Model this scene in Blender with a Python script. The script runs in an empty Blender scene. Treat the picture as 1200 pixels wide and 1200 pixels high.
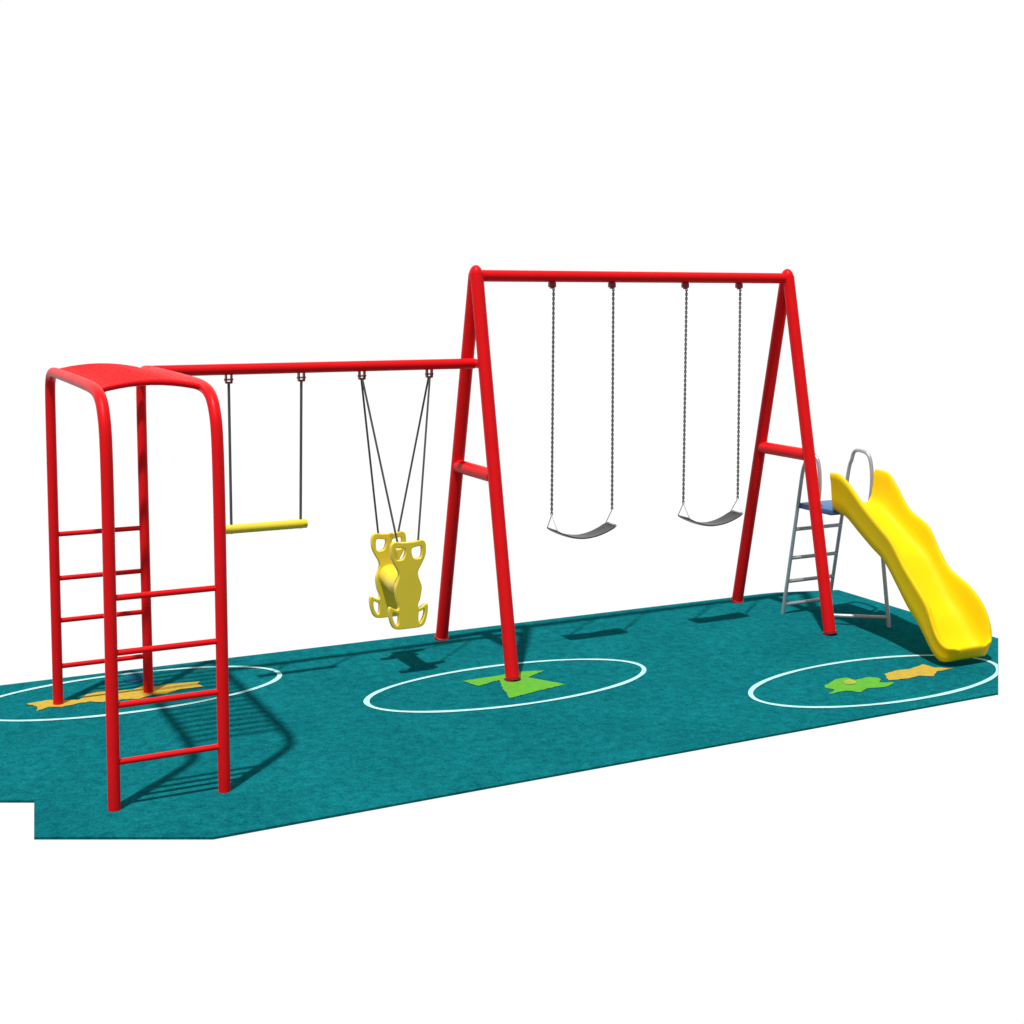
import bpy, bmesh, math, random
random.seed(7)
from mathutils import Vector, Matrix
S = bpy.context.scene
COL = S.collection
V = Vector
PI = math.pi

# ---------------------------------------------------------------- materials
def new_mat(name):
    m = bpy.data.materials.new(name); m.use_nodes = True
    return m, m.node_tree, m.node_tree.nodes['Principled BSDF']

def paint(name, col, rough=.35, metal=0., coat=0., var=.06, scale=9., bump=.02, spec=.5, bscale=120.):
    """plain coated surface with faint procedural variation in tone, gloss and relief"""
    m, t, b = new_mat(name)
    n = t.nodes; l = t.links
    tc = n.new('ShaderNodeTexCoord')
    nz = n.new('ShaderNodeTexNoise'); nz.inputs['Scale'].default_value = scale; nz.inputs['Detail'].default_value = 5
    l.new(tc.outputs['Object'], nz.inputs['Vector'])
    mx = n.new('ShaderNodeMix'); mx.data_type = 'RGBA'
    mx.inputs['A'].default_value = (*[c * (1 - var) for c in col], 1)
    mx.inputs['B'].default_value = (*[min(1, c * (1 + var)) for c in col], 1)
    l.new(nz.outputs['Fac'], mx.inputs['Factor']); l.new(mx.outputs['Result'], b.inputs['Base Color'])
    mr = n.new('ShaderNodeMapRange'); mr.inputs['To Min'].default_value = rough * .85; mr.inputs['To Max'].default_value = rough * 1.2
    l.new(nz.outputs['Fac'], mr.inputs['Value']); l.new(mr.outputs['Result'], b.inputs['Roughness'])
    if bump:
        n2 = n.new('ShaderNodeTexNoise'); n2.inputs['Scale'].default_value = bscale; n2.inputs['Detail'].default_value = 3
        l.new(tc.outputs['Object'], n2.inputs['Vector'])
        bp = n.new('ShaderNodeBump'); bp.inputs['Strength'].default_value = bump; bp.inputs['Distance'].default_value = .01
        l.new(n2.outputs['Fac'], bp.inputs['Height']); l.new(bp.outputs['Normal'], b.inputs['Normal'])
    b.inputs['Metallic'].default_value = metal
    b.inputs['Coat Weight'].default_value = coat
    b.inputs['Coat Roughness'].default_value = .15
    b.inputs['Specular IOR Level'].default_value = spec
    return m

def rubber_ground():
    m, t, b = new_mat('teal_rubber')
    n = t.nodes; l = t.links
    tc = n.new('ShaderNodeTexCoord')
    def noise(sc, det, rough=.6):
        z = n.new('ShaderNodeTexNoise'); z.inputs['Scale'].default_value = sc; z.inputs['Detail'].default_value = det
        z.inputs['Roughness'].default_value = rough
        l.new(tc.outputs['Object'], z.inputs['Vector']); return z
    big, mid, fine = noise(1.6, 6, .65), noise(15, 8, .85), noise(70, 4, .8)
    r1 = n.new('ShaderNodeValToRGB')
    r1.color_ramp.elements[0].position = .36; r1.color_ramp.elements[0].color = (.0012, .050, .068, 1)
    r1.color_ramp.elements[1].position = .64; r1.color_ramp.elements[1].color = (.0075, .218, .240, 1)
    mix = n.new('ShaderNodeMix'); mix.data_type = 'FLOAT'; mix.inputs['Factor'].default_value = .42
    l.new(mid.outputs['Fac'], mix.inputs['A']); l.new(fine.outputs['Fac'], mix.inputs['B'])
    l.new(mix.outputs['Result'], r1.inputs['Fac'])
    r2 = n.new('ShaderNodeValToRGB')
    r2.color_ramp.elements[0].position = .3; r2.color_ramp.elements[0].color = (.84, .84, .86, 1)
    r2.color_ramp.elements[1].position = .7; r2.color_ramp.elements[1].color = (1.14, 1.14, 1.12, 1)
    l.new(big.outputs['Fac'], r2.inputs['Fac'])
    mul = n.new('ShaderNodeMix'); mul.data_type = 'RGBA'; mul.blend_type = 'MULTIPLY'; mul.inputs['Factor'].default_value = 1
    l.new(r1.outputs['Color'], mul.inputs['A']); l.new(r2.outputs['Color'], mul.inputs['B'])
    l.new(mul.outputs['Result'], b.inputs['Base Color'])
    b.inputs['Roughness'].default_value = .95; b.inputs['Specular IOR Level'].default_value = .0
    bp = n.new('ShaderNodeBump'); bp.inputs['Strength'].default_value = .35; bp.inputs['Distance'].default_value = .008
    l.new(fine.outputs['Fac'], bp.inputs['Height']); l.new(bp.outputs['Normal'], b.inputs['Normal'])
    return m

RED = paint('red_powder_coat', (.77, .007, .010), .40, coat=.0, var=.09, bump=.04, spec=.12)
YEL = paint('yellow_plastic', (.93, .63, .004), .5, var=.03, bump=.03, spec=.12, scale=4)
YEL2 = paint('pale_yellow_plastic', (.88, .67, .045), .4, var=.05, bump=.03, spec=.35)
STEEL = paint('galvanised_steel', (.50, .53, .56), .38, metal=.45, var=.15, bump=.05, scale=30)
CHAIN = paint('chain_steel', (.19, .20, .20), .45, metal=.5, var=.2, bump=.02, scale=40)
CABLE = paint('dark_cable', (.085, .09, .09), .55, var=.2, bump=.1, bscale=300)
WIRE = paint('connector_steel', (.42, .43, .44), .35, metal=.7, var=.1, bump=.0)
BLACK = paint('black_rubber', (.011, .011, .012), .36, var=.2, bump=.05, spec=.7)
BLUE = paint('blue_plate', (.05, .14, .34), .5, var=.1, bump=.05)
DKRED = paint('dark_red_bracket', (.32, .004, .010), .4, var=.06, bump=.02)
MAT = rubber_ground()
def worn_paint(name, col, wear=.40, soft=.18):
    """paint rubbed into granular rubber: teal granules show through in patches"""
    m, t, b = new_mat(name); n = t.nodes; l = t.links
    tc = n.new('ShaderNodeTexCoord')
    z = n.new('ShaderNodeTexNoise'); z.inputs['Scale'].default_value = 22; z.inputs['Detail'].default_value = 8; z.inputs['Roughness'].default_value = .85
    l.new(tc.outputs['Object'], z.inputs['Vector'])
    mr = n.new('ShaderNodeMapRange'); mr.inputs['From Min'].default_value = wear - soft; mr.inputs['From Max'].default_value = wear + soft
    l.new(z.outputs['Fac'], mr.inputs['Value'])
    mx = n.new('ShaderNodeMix'); mx.data_type = 'RGBA'
    k = .42
    mx.inputs['A'].default_value = (*[c * k + g * (1 - k) for c, g in zip(col, (.003, .12, .14))], 1)
    mx.inputs['B'].default_value = (*col, 1)
    l.new(mr.outputs['Result'], mx.inputs['Factor']); l.new(mx.outputs['Result'], b.inputs['Base Color'])
    b.inputs['Roughness'].default_value = .9; b.inputs['Specular IOR Level'].default_value = .05
    bp = n.new('ShaderNodeBump'); bp.inputs['Strength'].default_value = .3; bp.inputs['Distance'].default_value = .006
    l.new(z.outputs['Fac'], bp.inputs['Height']); l.new(bp.outputs['Normal'], b.inputs['Normal'])
    return m
WHITE = worn_paint('white_line_paint', (.42, .70, .72), .36, .14)
GREEN = worn_paint('green_paint', (.13, .43, .018), .42)
ORANGE = worn_paint('orange_paint', (.58, .39, .03), .42)
YPAINT = worn_paint('yellow_paint', (.42, .46, .03), .45)
DKBLUE = worn_paint('dark_blue', (.003, .075, .17), .45)

# ---------------------------------------------------------------- helpers
def link(name, bm, m, parent=None, smooth=True, ang=40, loc=None):
    bmesh.ops.recalc_face_normals(bm, faces=bm.faces)
    me = bpy.data.meshes.new(name); bm.to_mesh(me); bm.free()
    if smooth:
        me.shade_smooth(); me.set_sharp_from_angle(angle=math.radians(ang))
    me.materials.append(m)
    o = bpy.data.objects.new(name, me); COL.objects.link(o)
    if parent: o.parent = parent
    if loc is not None: o.location = loc
    return o

def thing(name, label, cat, loc=(0, 0, 0), group=None):
    o = bpy.data.objects.new(name, None); COL.objects.link(o); o.location = loc
    o.empty_display_size = .1
    o['label'] = label; o['category'] = cat
    if group: o['group'] = group
    return o

def rebase(root):
    """children were built in world space: keep them there under the root's base point"""
    off = Matrix.Translation(root.location).inverted()
    for c in root.children:
        c.data.transform(off)
        for g in c.children: g.data.transform(off)

def catmull(P, n=6, closed=False):
    P = [V(p) for p in P]; out = []
    N = len(P)
    rng = range(N if closed else N - 1)
    for i in rng:
        if closed: a, b, c, d = P[i - 1], P[i], P[(i + 1) % N], P[(i + 2) % N]
        else: a, b, c, d = P[max(i - 1, 0)], P[i], P[i + 1], P[min(i + 2, N - 1)]
        for k in range(n):
            t = k / n
            out.append(.5 * ((2 * b) + (c - a) * t + (2 * a - 5 * b + 4 * c - d) * t * t + (3 * b - a - 3 * c + d) * t ** 3))
    if not closed: out.append(P[-1])
    return out

def fillet(P, r, n=8):
    """polyline with rounded corners"""
    P = [V(p) for p in P]; out = [P[0]]
    for i in range(1, len(P) - 1):
        a, b, c = P[i - 1], P[i], P[i + 1]
        d = min(r, (a - b).length * .49, (c - b).length * .49)
        s = b + (a - b).normalized() * d; e = b + (c - b).normalized() * d
        for k in range(n + 1):
            t = k / n
            out.append((1 - t) ** 2 * s + 2 * t * (1 - t) * b + t * t * e)
    out.append(P[-1]); return out

def tube(bm, P, r, n=16, cap=True, radii=None):
    P = [V(p) for p in P]
    T = []
    for i in range(len(P)):
        t = (P[min(i + 1, len(P) - 1)] - P[max(i - 1, 0)])
        T.append(t.normalized())
    up = V((0, 0, 1)) if abs(T[0].z) < .9 else V((1, 0, 0))
    u = T[0].cross(up).normalized(); rings = []
    for i, p in enumerate(P):
        u = (u - T[i] * u.dot(T[i])).normalized(); v = T[i].cross(u)
        rr = radii[i] if radii else r
        rings.append([bm.verts.new(p + rr * (math.cos(2 * PI * k / n) * u + math.sin(2 * PI * k / n) * v)) for k in range(n)])
    for a, b in zip(rings, rings[1:]):
        for k in range(n): bm.faces.new((a[k], a[(k + 1) % n], b[(k + 1) % n], b[k]))
    if cap:
        # slightly domed end caps
        for ring, p, t in ((rings[0], P[0], -T[0]), (rings[-1], P[-1], T[-1])):
            rr = r if not radii else (ring[0].co - p).length
            inn = [bm.verts.new(p + (v.co - p) * .8 + t * rr * .08) for v in ring]
            for k in range(n): bm.faces.new((ring[k], ring[(k + 1) % n], inn[(k + 1) % n], inn[k]))
            bm.faces.new(inn)
    return bm

def mtube(name, P, r, m, parent, n=16, **k):
    bm = bmesh.new(); tube(bm, P, r, n, **k); return link(name, bm, m, parent, ang=50)

def box(bm, c, s, bev=0., rot=None):
    g = bmesh.ops.create_cube(bm, size=1)
    vs = g['verts']
    for v in vs: v.co = V((v.co.x * s[0], v.co.y * s[1], v.co.z * s[2]))
    if bev:
        es = list({e for v in vs for e in v.link_edges})
        r = bmesh.ops.bevel(bm, geom=es, offset=bev, segments=2, affect='EDGES', profile=.5)
        vs = list({v for f in r['faces'] for v in f.verts} | {v for v in vs if v.is_valid})
    for v in vs:
        p = v.co
        if rot: p = rot @ p
        v.co = p + V(c)
    return bm

# ---------------------------------------------------------------- ground
outline = [(3.616, .535), (3.616, -1.190), (2.599, -2.142), (-2.335, -2.142), (-3.067, -1.779),
           (-3.009, -1.320), (-3.158, -1.246), (-4.05, -.85), (-4.05, .80), (-2.951, .764),
           (-.80, .738), (.94, .728), (1.854, .718), (2.95, .700), (3.08, .690)]
bm = bmesh.new()
top = [bm.verts.new((x, y, 0)) for x, y in outline]
bot = [bm.verts.new((x, y, -.012)) for x, y in outline]
bm.faces.new(top); bm.faces.new(bot[::-1])
for i in range(len(top)):
    j = (i + 1) % len(top); bm.faces.new((top[i], bot[i], bot[j], top[j]))
ground = link('ground', bm, MAT, smooth=False); ground['kind'] = 'structure'

def ellipse(name, cx, cy, a, b, w=.033, z=.004, xmax=3.612):
    bm = bmesh.new(); N = 128; A = []; B = []
    for k in range(N):
        t = 2 * PI * k / N
        c, s = math.cos(t), math.sin(t)
        # slightly uneven brushed line
        ww = w * (1 + .10 * math.sin(5 * t + cx) + .06 * math.sin(13 * t))
        nx, ny = c / a, s / b; L = math.hypot(nx, ny); nx /= L; ny /= L
        def pt(o):
            y = cy + b * s + ny * o       # stop at the cut edge of the mat
            lim = xmax + min(0, y + 1.19) * 1.017 / .952
            return (min(cx + a * c + nx * o, lim), y, z)
        A.append(bm.verts.new(pt(-ww / 2))); B.append(bm.verts.new(pt(ww / 2)))
    for k in range(N):
        j = (k + 1) % N; bm.faces.new((A[k], A[j], B[j], B[k]))
    o = link(name, bm, WHITE, ground, smooth=False); return o

def flat(name, P, m, z=.004, sm=0):
    pts = [V((x, y, z)) for x, y in P]
    if sm: pts = catmull(pts, sm, True)
    # ragged granule edge
    q = []
    for i, p in enumerate(pts):
        e = pts[(i + 1) % len(pts)]; d = e - p; k = max(1, int(d.length / .022)); nn = V((-d.y, d.x, 0)).normalized()
        for j in range(k): q.append(p + d * (j / k) + nn * random.uniform(-.0055, .0055) * (j > 0 or sm > 0))
    pts = q
    bm = bmesh.new(); f = bm.faces.new([bm.verts.new(p) for p in pts])
    bmesh.ops.triangulate(bm, faces=[f])
    o = link(name, bm, m, ground, smooth=False)
    for p in o.data.polygons:
        if p.normal.z < 0: o.data.flip_normals(); break
    return o

ellipse('painted_ring', -.05, -.639, .963, .409)
ellipse('painted_ring', 2.117, -1.600, .966, .419)
ellipse('painted_ring', -2.24, .251, .941, .408)
flat('painted_star', [(-.30, -.446), (-.016, -.438), (.13, -.425), (.285, -.470), (.114, -.560), (.255, -.799), (.011, -.85), (-.19, -.900),
                      (-.127, -.663), (-.081, -.532), (-.253, -.589)], GREEN)
flat('painted_turtle', [(1.693, -1.577), (1.853, -1.481), (1.959, -1.474), (1.979, -1.543), (2.1, -1.53), (2.138, -1.591), (2.078, -1.65),
                        (2.166, -1.693), (2.037, -1.746), (1.923, -1.718), (1.83, -1.756), (1.766, -1.697), (1.627, -1.701), (1.714, -1.644)], GREEN, sm=3)
flat('painted_shell', [(1.873, -1.538), (1.937, -1.522), (1.957, -1.568), (1.915, -1.605), (1.855, -1.593)], YPAINT, z=.007, sm=3)
flat('painted_fish', [(2.242, -1.522), (2.349, -1.495), (2.464, -1.508), (2.627, -1.460), (2.643, -1.555), (2.745, -1.625), (2.594, -1.625),
                      (2.492, -1.70), (2.421, -1.651), (2.325, -1.664), (2.161, -1.642)], ORANGE)
flat('painted_fish', [(-2.850, .285), (-2.740, .305), (-2.640, .262), (-2.560, .226), (-2.497, .318), (-2.420, .352), (-2.340, .312), (-2.223, .292),
                      (-2.150, .345), (-2.080, .292), (-1.990, .318), (-1.900, .296), (-1.807, .282), (-1.835, .232), (-1.815, .165), (-1.96, .172),
                      (-2.060, .118), (-2.131, .132), (-2.230, .082), (-2.314, .121), (-2.431, .118), (-2.500, .165), (-2.577, .157), (-2.668, .130),
                      (-2.740, .162), (-2.815, .112), (-2.800, .200)], ORANGE)
flat('dark_blue_spot', [(-2.233, .556), (-2.161, .587), (-2.104, .556), (-2.107, .483), (-2.16, .44), (-2.227, .468)], DKBLUE, z=.005, sm=3)  # small dark blue patch laid flat on the mat

# ---------------------------------------------------------------- red frame
H, XB, W, HC, HL = 2.600, 2.597, .561, 1.288, 2.007
frame = thing('swing_frame', 'long red tubular frame with two tall A-shaped ends and a climbing tower',
              'swing set', (0, 0, 0))
def aframe(x, strut):
    for s in (-1, 1):
        leg = mtube('leg', [(x, s * W, .012), (x, s * .012, H + .005)], .0445, RED, frame, n=28)
        d = V((0, -s * W, H)).normalized()
        b = bmesh.new()
        tube(b, [V((x, s * (W + .002), .001)), V((x, s * (W - .003), .018))], .054, 28)
        link('foot_collar', b, DKRED, leg)
        if s == -1: pass
    b = bmesh.new()
    bmesh.ops.create_uvsphere(b, u_segments=28, v_segments=16, radius=.05,
                              matrix=Matrix.Translation((x, 0, H - .012)) @ Matrix.Diagonal((.925, 1.15, 1.52, 1)))
    link('apex_cap', b, RED, frame)
    wc = W * (1 - HC / H) - .018
    mtube('cross_brace', [(x, -wc, HC - .006), (x, wc, HC - .006)], .0455, RED, frame, n=28)
aframe(0, True); aframe(XB, False)
mtube('top_beam', [(.02, 0, H - .008), (XB - .02, 0, H - .008)], .0395, RED, frame, n=28)
mtube('lower_beam', [(-2.16, 0, HL), (-.01, 0, HL)], .0345, RED, frame, n=28)
wl = W * (1 - HL / H)
mtube('beam_saddle', [(0, -wl, HL), (0, wl, HL)], .030, RED, frame, n=24)

# climbing tower: two bent rails, ladder rungs on both sides, overhead rungs
TX0, TX1, TY0, TY1 = -2.679, -2.144, -1.612, .2035
def rail_path(x):
    return catmull([(x, TY0, .0), (x, TY0 + .015, .5), (x, TY0 + .03, 1.05), (x, TY0 + .045, 1.5), (x, -1.545, 1.76), (x, -1.505, 1.885), (x, -1.42, 1.968),
                    (x, -1.25, 2.003), (x, -.9, 2.010), (x, -.3, 2.010), (x, .06, 2.008), (x, .20, 1.995), (x, .272, 1.945), (x, .292, 1.85),
                    (x, .285, 1.6), (x, .265, 1.2), (x, TY1 + .03, .6), (x, TY1, 0)], 5)
def front_y(z): return TY0 + .03 * z
def back_y(z): return TY1 + .055 * z
for x in (TX0, TX1):
    rl = mtube('bent_rail', rail_path(x), .0300, RED, frame, n=24)
for z in (.2277, .503, .757, 1.0225):
    mtube('ladder_rung', [(TX0 + .02, front_y(z), z), (TX1 - .02, front_y(z), z)], .0150, RED, frame, n=14)
    mtube('ladder_rung', [(TX0 + .02, back_y(z), z), (TX1 - .02, back_y(z), z)], .0150, RED, frame, n=14)
NOV = 18
for i in range(NOV):
    y = -1.29 + i * (1.29 + .20) / (NOV - 1)
    P = [(TX0 + (TX1 - TX0) * t, y, 1.995 + .039 * math.sin(PI * t) ** .8) for t in [k / 10 for k in range(11)]]
    mtube('overhead_rung', P, .0172, RED, frame, n=12)

def hanger(x, z, beam_r, low):
    """two cheek plates and a bolt welded under the beam"""
    b = bmesh.new()
    zb = z - beam_r
    if low:
        for s in (-1, 1): box(b, (x + s * .017, 0, zb - .022), (.008, .036, .052), .002)
        box(b, (x, 0, zb - .047), (.040, .030, .012), .003)
    else:
        box(b, (x, 0, zb - .018), (.046, .040, .036), .005)
        box(b, (x, 0, zb - .038), (.022, .026, .014), .003)
    h = link('swing_hanger', b, DKRED, frame)
    mtube('bolt', [(x - .029, 0, zb - .028), (x + .029, 0, zb - .028)], .006, STEEL, h, n=8)
HI = [.579, 1.057, 1.675, 2.152]; LO = [-1.674, -1.212, -.808, -.338]
for x in HI: hanger(x, H - .008, .0395, False)
for x in LO: hanger(x, HL, .0345, True)

# ---------------------------------------------------------------- swings
def chain(bm, a, b, pitch=.0165, w=.0066, r=.0036):
    """interlocking oval links from a to b"""
    a, b = V(a), V(b); d = b - a; n = max(1, round(d.length / pitch)); t = d.normalized()
    ref = V((1, 0, 0)) if abs(t.x) < .8 else V((0, 1, 0))
    u0 = (ref - t * ref.dot(t)).normalized(); v0 = t.cross(u0)
    hl = d.length / n / 2 + r * 1.6
    M, K = 10, 5
    for i in range(n):
        c = a + d * ((i + .5) / n)
        ang = PI / 4 + (i % 2) * PI / 2
        u = u0 * math.cos(ang) + v0 * math.sin(ang); v = t.cross(u)
        rings = []
        for k in range(M):
            th = 2 * PI * k / M
            cu, ct = math.cos(th), math.sin(th)
            e = abs(ct) ** .8 * (1 if ct >= 0 else -1)
            p = c + u * w * cu + t * hl * e
            nn = (u * cu + t * ct).normalized()
            rings.append([bm.verts.new(p + r * (math.cos(2 * PI * j / K) * nn + math.sin(2 * PI * j / K) * v)) for j in range(K)])
        for k in range(M):
            A, B = rings[k], rings[(k + 1) % M]
            for j in range(K): bm.faces.new((A[j], A[(j + 1) % K], B[(j + 1) % K], B[j]))
    return bm

def belt_swing(label, loc, sw):
    t = thing('belt_swing', label, 'swing', loc, 'black belt swings under the high beam')
    L = sw / 2
    ZT = H - .008 - .0395 - .040 - loc[2]
    e, ze, zm = .240, .078, .005          # belt half length, end height, sag height (root at lowest point)
    for s in (-1, 1):
        b = bmesh.new(); chain(b, (s * L, 0, ZT), (s * (e + .004), 0, ze + .105)); link('chain', b, CHAIN, t)
        # steel triangle from chain end to the two belt corners
        b = bmesh.new()
        q = V((s * (e + .004), 0, ze + .105)); c1 = V((s * (e - .002), -.074, ze + .004)); c2 = V((s * (e - .002), .074, ze + .004))
        tube(b, fillet([c1, q, c2], .006, 4), .0030, 8); tube(b, [c1, c2], .0042, 8)
        link('triangle_link', b, WIRE, t)
    # sagging belt with thickness, wider and flatter in the middle
    b = bmesh.new(); N, K = 30, 8; rows = []
    for i in range(N + 1):
        q = -1 + 2 * i / N
        x = e * 1.03 * q; z = zm + (ze - zm) * abs(q) ** 1.9
        hw = .078 - .012 * (1 - abs(q)) ** 1.0 - (.014 * max(0, abs(q) - .9) / .1)
        row = []
        for side in (1, -1):
            for k in range(K + 1):
                y = (-1 + 2 * k / K) * side
                row.append(b.verts.new((x, y * hw, z + side * .007 * (1 - .45 * abs(y) ** 4) + .006 * abs(y) ** 2)))
        rows.append(row)
    R_ = len(rows[0])
    for A, B in zip(rows, rows[1:]):
        for k in range(R_): b.faces.new((A[k], A[(k + 1) % R_], B[(k + 1) % R_], B[k]))
    b.faces.new(rows[0]); b.faces.new(rows[-1][::-1])
    belt = link('belt_seat', b, BLACK, t, ang=60)
    return t
belt_swing('black belt swing under the high beam, closer to the yellow glider', ((.579 + 1.057) / 2 + .012, 0, .757), .478)
belt_swing('black belt swing under the high beam, next to the slide end', ((1.675 + 2.152) / 2 + .012, 0, .762), .477)

# trapeze bar
tz = thing('trapeze_swing', 'pale yellow bar hung level on two dark cables next to the red climbing tower', 'trapeze', (-1.445, 0, 1.018))
mtube('bar', catmull([(-.240, 0, 0), (-.234, 0, 0), (.228, 0, 0), (.234, 0, 0)], 2), .0290, YEL2, tz, n=24)
zt = HL - .0345 - .05 - 1.018
for s, xt in ((-1, -1.674 + 1.445), (1, -1.212 + 1.445)):
    mtube('cable', [(xt, 0, zt), (s * .222, 0, .02)], .0085, CABLE, tz, n=10)
    b = bmesh.new(); tube(b, [(s * .222, 0, -.030), (s * .222, 0, .050)], .0075, 8); link('eye_bolt', b, STEEL, tz)

# two-seat glider
gz = .880
gl = thing('glider_swing', 'yellow two-seat glider of twin upright boards hanging on four dark cables', 'glider swing', (-.562, 0, gz))
half = [(0.000, -.006), (0.047, -.004), (0.096, .002), (0.117, -.018), (0.121, -.065), (0.114, -.105), (0.095, -.145), (0.072, -.185), (0.065, -.215), (0.074, -.250),
        (0.089, -.290), (0.090, -.325), (0.080, -.380), (0.066, -.415), (0.071, -.440), (0.096, -.434), (0.126, -.418), (0.135, -.440), (0.129, -.495), (0.109, -.548),
        (0.076, -.566), (0.000, -.568)]
hole_h = [(0.022, -.048), (0.051, -.038), (0.089, -.038), (0.094, -.080), (0.083, -.114), (0.041, -.114), (0.023, -.085)]
hole_f = [(0.072, -.466), (0.089, -.460), (0.108, -.450), (0.112, -.480), (0.101, -.515), (0.085, -.540), (0.071, -.534), (0.068, -.50)]
def board(y):
    cu = bpy.data.curves.new('board', 'CURVE'); cu.dimensions = '2D'; cu.fill_mode = 'BOTH'
    cu.extrude = .011; cu.bevel_depth = .006; cu.bevel_resolution = 3; cu.offset = -.005
    full = half + [(-a, c) for a, c in half[-2:0:-1]]
    for P in [full, hole_h, [(-a, c) for a, c in hole_h][::-1], hole_f, [(-a, c) for a, c in hole_f][::-1]]:
        Q = catmull([(a, c, 0) for a, c in P], 5, True)
        sp = cu.splines.new('POLY'); sp.points.add(len(Q) - 1)
        for pt, q in zip(sp.points, Q): pt.co = (q.x, q.y, 0, 1)
        sp.use_cyclic_u = True
    tmp = bpy.data.objects.new('tmp', cu); COL.objects.link(tmp)
    dg = bpy.context.evaluated_depsgraph_get(); me = bpy.data.meshes.new_from_object(tmp.evaluated_get(dg))
    bpy.data.objects.remove(tmp); bpy.data.curves.remove(cu)
    me.transform(Matrix.Rotation(PI / 2, 4, 'X')); me.transform(Matrix.Translation((0, y, 0)))
    me.name = 'board'; me.materials.clear(); me.materials.append(YEL2)
    me.shade_smooth(); me.set_sharp_from_angle(angle=math.radians(35))
    o = bpy.data.objects.new('board', me); COL.objects.link(o); o.parent = gl
    return o
board(-.17); board(.17)
b = bmesh.new()
tube(b, [(0, -.17 + .34 * k / 14, -.300 + .012 * math.cos(2 * PI * k / 14)) for k in range(15)], .06, 28,
     radii=[.068 + .010 * abs(-1 + 2 * k / 14) ** 4 for k in range(15)])
link('seat_tube', b, YEL2, gl)
zt = HL - .0345 - .05 - gz
for yb in (-.17, .17):
    for s, xh in ((-1, -.808 + .562), (1, -.338 + .562)):
        mtube('cable', [(xh, yb * .06, zt), (s * .072, yb, .0)], .0068, CABLE, gl, n=10)

# ---------------------------------------------------------------- slide
XL, XR = 2.680, 3.130; XC = (XL + XR) / 2
sl = thing('slide', 'yellow wavy playground slide with a grey steel ladder and blue platform, beside the right A-frame', 'slide', (XC, -.70, 0))
def yl(z): return .086 - .182 * z
for x, k in ((XL, .058), (XR, 0)):
    P = catmull([(x, yl(0), 0), (x, yl(.4), .4), (x, yl(.8), .8), (x, yl(1.12), 1.12), (x, -.150, 1.205), (x, -.172, 1.262), (x, -.215, 1.284),
                 (x, -.305 + k, 1.276), (x, -.350 + k, 1.238), (x, -.374 + k, 1.14), (x, -.376 + k, 1.02), (x, -.355 + k, .87)], 6)
    mtube('ladder_rail', P, .0145, STEEL, sl, n=14)
for z in (.262, .450, .680):
    b = bmesh.new()
    tube(b, [(XL, yl(z), z), (XR, yl(z), z)], .0150, 12)
    link('step', b, STEEL, sl)
mtube('base_bar', [(XL, yl(.075), .075), (XR, yl(.075), .075)], .0145, STEEL, sl, n=12)
def y2(z): return -.60 + .16 * z
FL, FR = V((2.785, -.350, 0)), V((XR - .005, -.600, 0))
tops = (V((2.735, -.185, .855)), V((XR - .005, -.504, .60)))
for p, q in zip((FL, FR), tops): mtube('support_leg', [p, q], .0150, STEEL, sl, n=14)
mtube('base_bar', [FL.lerp(tops[0], .07 / .855), FR.lerp(tops[1], .07 / .60)], .0145, STEEL, sl, n=12)
b = bmesh.new(); box(b, (XC, -.255, .868), (XR - XL - .012, .375, .042), .006)
link('platform', b, BLUE, sl)

BOT = [(-.445, .893), (-.500, .880), (-.590, .852), (-.715, .768), (-.850, .682), (-.985, .600), (-1.115, .455), (-1.220, .335), (-1.335, .232),
       (-1.430, .120), (-1.490, .058), (-1.530, .034), (-1.560, .032), (-1.582, .038), (-1.594, .046)]
RIM_L = [(-.428, 1.165), (-.520, 1.160), (-.622, 1.103), (-.780, .972), (-.945, .857), (-1.070, .768), (-1.200, .616), (-1.320, .504), (-1.425, .402),
         (-1.475, .310), (-1.512, .232), (-1.550, .178), (-1.582, .150), (-1.606, .138), (-1.620, .134)]
RIM_R = [(-.435, 1.168), (-.570, 1.152), (-.665, 1.068), (-.800, .920), (-.990, .825), (-1.100, .675), (-1.205, .562), (-1.385, .475), (-1.490, .390),
         (-1.545, .312), (-1.575, .240), (-1.590, .185), (-1.602, .155), (-1.612, .140), (-1.620, .134)]
cm = lambda P: catmull([(0, a, c) for a, c in P], 7)
tl, tr, bp = cm(RIM_L), cm(RIM_R), cm(BOT); tp = tl
hwk = [.225, .224, .222, .220, .220, .220, .220, .222, .226, .228, .226, .219, .208, .190, .160]
fk = [.030] * 10 + [.032, .038, .054, .076, .097]
ff = [p.x for p in catmull([(q, 0, 0) for q in fk], 7)]
hw = [p.x for p in catmull([(h, 0, 0) for h in hwk], 7)]
# half section: (lateral fraction, kind, value): 'f' metres above the bottom line, 't' fraction of wall height
sec = [(0, 'f', .0), (.38, 'f', .001), (.60, 'f', .008), (.73, 'm', .22), (.79, 'm', .48), (.83, 'm', .78), (.865, 't', .955), (.90, 't', 1.0),
       (.96, 't', 1.005), (1.0, 't', .955), (.995, 't', .85), (.965, 't', .72), (.95, 't', .35), (.925, 't', .10), (.88, 't', .0), (.6, 't', -.015), (0, 't', -.015)]
def station(i, T):
    B, h = bp[i], hw[i]; Tc = (tl[i] + tr[i]) / 2; nc = (Tc - B).normalized(); d = T - B; L = d.length; n = d / L
    out = []
    for fr, k, v in sec:
        if k == 'f': hgt = min(ff[i] + v, L * .985)
        elif k == 'm': f0 = min(ff[i], L * .93); hgt = f0 + (L - f0) * v
        else: hgt = L * v
        out.append((fr * h, B + n * hgt if fr else B + nc * hgt))
    return out
b = bmesh.new(); rows = []
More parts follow.
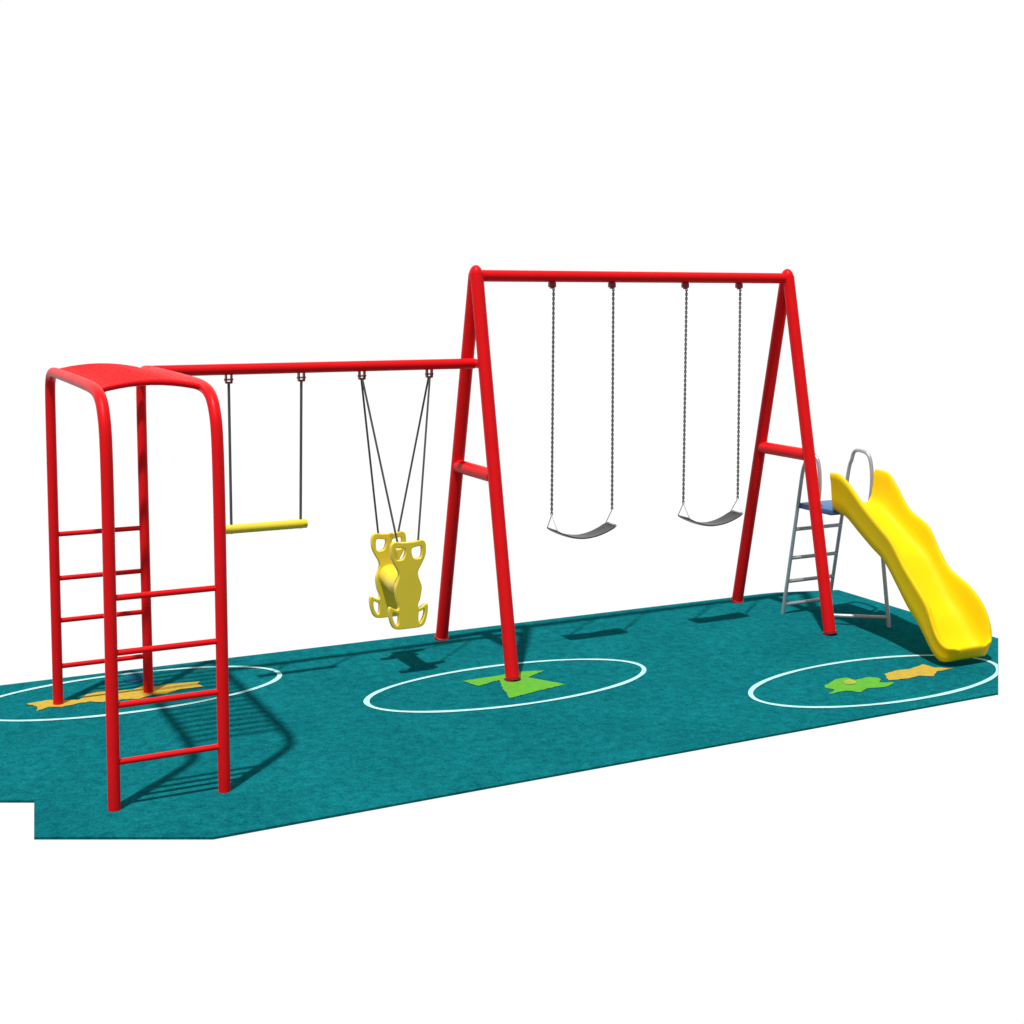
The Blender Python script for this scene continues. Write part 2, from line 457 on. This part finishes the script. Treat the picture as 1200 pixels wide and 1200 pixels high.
for i in range(len(tp)):
    s_ = station(i, tr[i]); s2 = station(i, tl[i])
    rows.append([b.verts.new((XC + u, p.y, p.z)) for u, p in s_] + [b.verts.new((XC - u, p.y, p.z)) for u, p in s2[-2:0:-1]])
# rounded nose of the exit: pull two more rings in and down
T, B = (tl[-1] + tr[-1]) / 2, bp[-1]
for fw, dy, zs in ((.90, -.008, .86), (.78, -.012, .6)):
    mid = (T + B) / 2; row = []
    for v in rows[len(tp) - 1]:
        p = v.co
        row.append(b.verts.new((XC + (p.x - XC) * fw, mid.y + (p.y - mid.y) * zs + dy, mid.z + (p.z - mid.z) * zs)))
    rows.append(row)
R_ = len(rows[0])
for A, B_ in zip(rows, rows[1:]):
    for k in range(R_): b.faces.new((A[k], A[(k + 1) % R_], B_[(k + 1) % R_], B_[k]))
# close the two ends as strips across the section (left half to right half)
ns = len(sec)
for row in (rows[0], rows[-1]):
    # inner index i pairs with outer index ns-1-i on each half
    def half_idx(j, side): return j if side > 0 or j in (0, ns - 1) else R_ - j
    for side in (1, -1):
        i, j = 0, ns - 1
        while j - i > 1:
            a0, a1, c0, c1 = row[half_idx(i, side)], row[half_idx(i + 1, side)], row[half_idx(j, side)], row[half_idx(j - 1, side)]
            b.faces.new((a0, a1, c0) if a1 is c1 else (a0, a1, c1, c0))
            i += 1; j -= 1
chute = link('chute', b, YEL, sl, ang=75)
rebase(sl)

# ---------------------------------------------------------------- light
az = (.27, .232)
sun_dir = V((az[0], az[1], -1)).normalized()
sd = bpy.data.lights.new('sun', 'SUN'); sd.energy = 4.1; sd.angle = math.radians(1.6); sd.color = (1, .975, .94)
so = bpy.data.objects.new('sun', sd); COL.objects.link(so)
so.rotation_euler = sun_dir.to_track_quat('-Z', 'Y').to_euler(); so.location = (-2, -3, 6)

YAW, PITCH, ROLL = .46915, -.06657, .00366
# made-up surround: white behind the set, dimmed elsewhere to cut ambient light
w = bpy.data.worlds.new('World'); S.world = w; w.use_nodes = True
n = w.node_tree.nodes; l = w.node_tree.links; bg = n['Background']
tc = n.new('ShaderNodeTexCoord')
dt = n.new('ShaderNodeVectorMath'); dt.operation = 'DOT_PRODUCT'
dt.inputs[1].default_value = V((math.sin(YAW), math.cos(YAW), -.16)).normalized()
l.new(tc.outputs['Generated'], dt.inputs[0])
rp = n.new('ShaderNodeValToRGB'); rp.color_ramp.interpolation = 'EASE'
rp.color_ramp.elements[0].position = .15; rp.color_ramp.elements[0].color = (.32, .32, .325, 1)
rp.color_ramp.elements[1].position = .74; rp.color_ramp.elements[1].color = (1, 1, 1, 1)
l.new(dt.outputs['Value'], rp.inputs['Fac']); l.new(rp.outputs['Color'], bg.inputs['Color'])
bg.inputs['Strength'].default_value = 1.02

# ---------------------------------------------------------------- camera
cd = bpy.data.cameras.new('camera'); co = bpy.data.objects.new('camera', cd); COL.objects.link(co); S.camera = co
cy_, sy_, cp, sp = math.cos(YAW), math.sin(YAW), math.cos(PITCH), math.sin(PITCH)
f = V((sy_ * cp, cy_ * cp, sp)); r = V((cy_, -sy_, 0)); u = r.cross(f)
c, s = math.cos(ROLL), math.sin(ROLL)
r2 = c * r + s * u; u2 = -s * r + c * u
M = Matrix((r2, u2, -f)).transposed().to_4x4(); M.translation = V((-3.80842, -8.05181, 2.50675))
co.matrix_world = M
cd.sensor_width = 36; cd.lens = 1561.25 / 1200 * 36
cd.shift_y = (442.389 - 600) / 1200; cd.clip_start = .1; cd.clip_end = 200

S.render.resolution_x = S.render.resolution_y = 1024
S.render.engine = 'CYCLES'
vs = S.view_settings
vs.view_transform = 'Standard'; vs.look = 'None'; vs.exposure = 0; vs.gamma = 1; vs.use_curve_mapping = False
